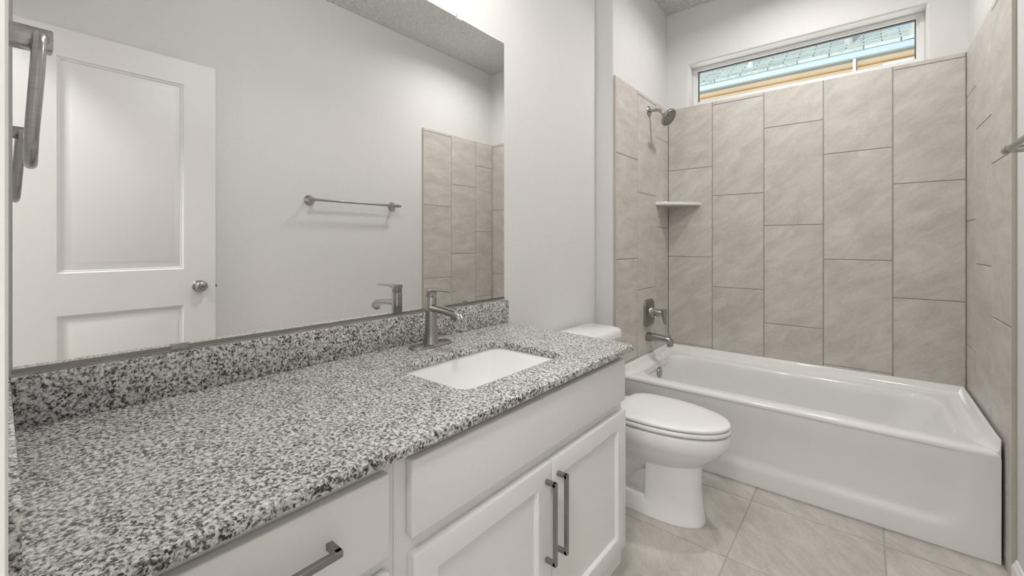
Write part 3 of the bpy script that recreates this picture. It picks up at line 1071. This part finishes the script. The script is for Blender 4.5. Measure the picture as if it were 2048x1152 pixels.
BZ = 0.284 + H
tb = thing('towel_bar', 'slim brushed nickel towel bar on the painted right wall', 'towel bar', (XBW, 1.63, BZ))
for y in (1.315, 1.955):
    bm = bmesh.new()
    add_lathe(bm, (XBW + 0.0005, y, BZ), (-1, 0, 0), [(0, 0.0335), (0.005, 0.0335), (0.009, 0.029), (0.020, 0.018), (0.032, 0.0115), (0.062, 0.0105), (0.082, 0.0105), (0.084, 0.009)])
    finish('mount', bm, M['nickel'], tb)
bm = bmesh.new()
xb = XBW - 0.073
add_tube(bm, [(xb, 1.315, BZ), (xb, 1.955, BZ)], 0.0088, n=20)
for y, s in ((1.315, -1), (1.955, 1)):
    add_lathe(bm, (xb, y, BZ), (0, s, 0), [(-0.006, 0.0115), (0.012, 0.0115), (0.014, 0.008), (0.022, 0.008), (0.024, 0.010), (0.029, 0.010), (0.031, 0.006), (0.0312, 0)], n=24)
finish('bar', bm, M['nickel'], tb)

# ------------------------------------------------------------------ toilet
TCY = 1.902
to = thing('toilet', 'white two-piece toilet with closed lid between vanity and bathtub', 'toilet', (-0.8, TCY, 0))
bm = bmesh.new()
# bowl
ring = lambda cx, f, b, w, z, sb=2.4: at_z(egg(cx, TCY, f, b, w, 64, sb, 2.05), z)
RB = 0.398
Lb = [ring(-0.72, 0.285, 0.21, 0.168, RB), ring(-0.72, 0.298, 0.22, 0.178, RB - 0.004), ring(-0.72, 0.302, 0.222, 0.181, RB - 0.014), ring(-0.72, 0.300, 0.222, 0.180, RB - 0.040),
      ring(-0.72, 0.292, 0.222, 0.175, RB - 0.060), ring(-0.72, 0.287, 0.222, 0.171, RB - 0.066), ring(-0.725, 0.272, 0.222, 0.160, RB - 0.090), ring(-0.73, 0.245, 0.22, 0.140, RB - 0.120),
      ring(-0.73, 0.215, 0.215, 0.118, RB - 0.145), ring(-0.735, 0.197, 0.21, 0.100, RB - 0.165), ring(-0.74, 0.18, 0.2, 0.085, RB - 0.19)]
loft(bm, Lb)
# pedestal column: flat-backed oval, flaring to the foot
Lc = []
for z, f, w, bk in ((0.262, 0.198, 0.099, 0.02), (0.24, 0.194, 0.0975, 0.02), (0.15, 0.190, 0.096, 0.022), (0.06, 0.198, 0.0985, 0.028), (0.020, 0.204, 0.102, 0.032), (0.008, 0.207, 0.104, 0.034), (0.001, 0.207, 0.104, 0.034)):
    Lc.append(at_z(egg(-0.722, TCY, f, bk, w, 64, 6.0, 2.3), z))
loft(bm, Lc)
# foot running back to the wall, trapway above it
Lf = []
for z, e in ((0.001, 0.0), (0.060, 0.002), (0.075, 0.006), (0.082, 0.016)):
    Lf.append(at_z(rrect(-1.10 + e, -0.69, TCY - 0.1015 + e, TCY + 0.1015 - e, 0.03, 6, 4), z))
loft(bm, Lf)
add_tube(bm, smooth_path([(-0.74, TCY, 0.26), (-0.84, TCY, 0.20), (-0.90, TCY, 0.15), (-0.97, TCY, 0.20), (-1.02, TCY, 0.26), (-1.06, TCY, 0.20), (-1.06, TCY, 0.07)], 6),
         [0.085] * 30 + [0.075] * 7, n=24)
add_box(bm, -0.96, -0.74, TCY - 0.055, TCY + 0.055, 0.06, 0.24, 0.02, 3)
# deck under the tank
Ld = []
for z, e in ((0.18, 0.06), (0.26, 0.02), (0.33, 0.0), (0.388, 0.0), (0.396, 0.008)):
    Ld.append(at_z(rrect(-1.19 + e * 0.5, -0.88, TCY - 0.135 + e, TCY + 0.135 - e, 0.05, 6, 4), z))
loft(bm, Ld)
finish('bowl', bm, M['porcelain'], to, smooth=32)
# seat ring and lid
def plate(z0, z1, dx, w, f, b, rnd, sb):
    L = []
    for ins, z in ((rnd, z0), (rnd * 0.3, z0 + rnd * 0.3), (0, z0 + rnd), (0, z1 - rnd), (rnd * 0.3, z1 - rnd * 0.35), (rnd * 1.2, z1), (0.05, z1 + 0.002)):
        L.append(at_z(egg(-0.725 + dx, TCY, f - ins, b - ins, w - ins, 72, sb, 2.05), z))
    return loft(bmesh.new(), L)
finish('seat', plate(RB + 0.004, RB + 0.022, 0, 0.179, 0.308, 0.166, 0.006, 3.4), M['seat'], to, smooth=50)
finish('lid', plate(RB + 0.0245, RB + 0.041, 0, 0.176, 0.306, 0.166, 0.007, 3.4), M['seat'], to, smooth=50)
for s in (-1, 1):
    finish('seat_hinge', box(-0.915, -0.880, TCY + s * 0.075 - 0.022, TCY + s * 0.075 + 0.022, RB - 0.001, RB + 0.030, 0.008, 3), M['seat'], to)
# tank
bm = bmesh.new()
Lt = []
for z, e in ((0.398, 0.035), (0.405, 0.025), (0.43, 0.016), (0.55, 0.008), (0.69, 0.002)):
    Lt.append(at_z(rrect(-1.195 + e * 0.3, -1.005 - e, TCY - 0.222 + e, TCY + 0.222 - e, 0.045, 8, 4), z))
loft(bm, Lt)
finish('tank', bm, M['porcelain'], to)
bm = bmesh.new()
Lt = []
for z, e in ((0.690, 0.006), (0.694, 0.0), (0.712, 0.0), (0.726, 0.003), (0.735, 0.012), (0.739, 0.03)):
    Lt.append(at_z(rrect(-1.200 + e * 0.5, -0.985 - e, TCY - 0.238 + e, TCY + 0.238 - e, 0.05, 8, 4), z))
loft(bm, Lt)
finish('tank_lid', bm, M['porcelain'], to)
bm = bmesh.new()
add_lathe(bm, (-1.004, TCY - 0.165, 0.62), (1, 0, 0), [(0, 0.014), (0.010, 0.013), (0.014, 0.009)], n=20)
add_box(bm, -0.993, -0.985, TCY - 0.175, TCY - 0.09, 0.612, 0.628, 0.003, 2)
finish('flush_lever', bm, M['chrome'], to)

# ------------------------------------------------------------------ the house next door, through the window
ho = thing('neighbor_house', 'neighboring house with grey shingle roof and tan wall outside the window', 'house', (0, 6, 0))
finish('wall', box(-7, 5, 6.04, 6.25, -0.3, 2.12 + H), M['stucco'], ho)
finish('gutter', box(-7, 5, 5.97, 6.04, 2.025 + H, 2.100 + H, 0.01, 2), M['gutter'], ho)
finish('timber_strip', box(-7, 5, 6.015, 6.04, 1.942 + H, 1.955 + H), M['timber'], ho)
bm = bmesh.new()
sl = 0.62
def roofpt(x, d):
    return (x, 5.955 + d, 2.125 + H + sl * d)
rim_ = [(-7, 0), (5, 0), (1.6, 0.05), (0.45, 0.38), (-0.13, 0.62), (-0.75, 1.0), (-1.6, 1.8), (-7, 1.8)]
top = [roofpt(x, d) for x, d in rim_]
loft(bm, [[(x, y, z - 0.03) for x, y, z in top], top])
finish('roof', bm, M['shingle'], ho)
def vent(x, d, rad, hgt, name, mat, boot=0.0):
    bm = bmesh.new()
    p = roofpt(x, d)
    prof = [(-0.05, rad + boot), (0.03 if boot else 0.0, rad + boot * 0.6), (0.05, rad), (hgt, rad)]
    add_lathe(bm, p, (0, 0, 1), prof, n=20)
    return finish(name, bm, mat, ho)
vent(-0.135, 0.26, 0.045, 0.50, 'roof_pipe', M['pipe'])
vent(0.41, 0.10, 0.040, 0.55, 'roof_pipe', M['pipe'], 0.035)
vent(-1.13, 0.26, 0.018, 0.12, 'roof_vent', M['white_ext'], 0.03)
finish('downspout', box(-0.092, -0.066, 5.99, 6.04, -0.3, 2.06 + H), M['white_ext'], ho)
bm = bmesh.new()
add_box(bm, 0.16, 1.1, 6.00, 6.04, 1.6 + H, 1.912 + H)
finish('window_trim', bm, M['white_ext'], ho)
tag(finish('yard', box(-9, 7, YBW + 0.2, 16, -0.42, -0.30), M['yard']), 'gravel side yard between the two houses', 'yard', kind='structure')

for o in bpy.data.objects:
    if '_o' in o:
        del o['_o']
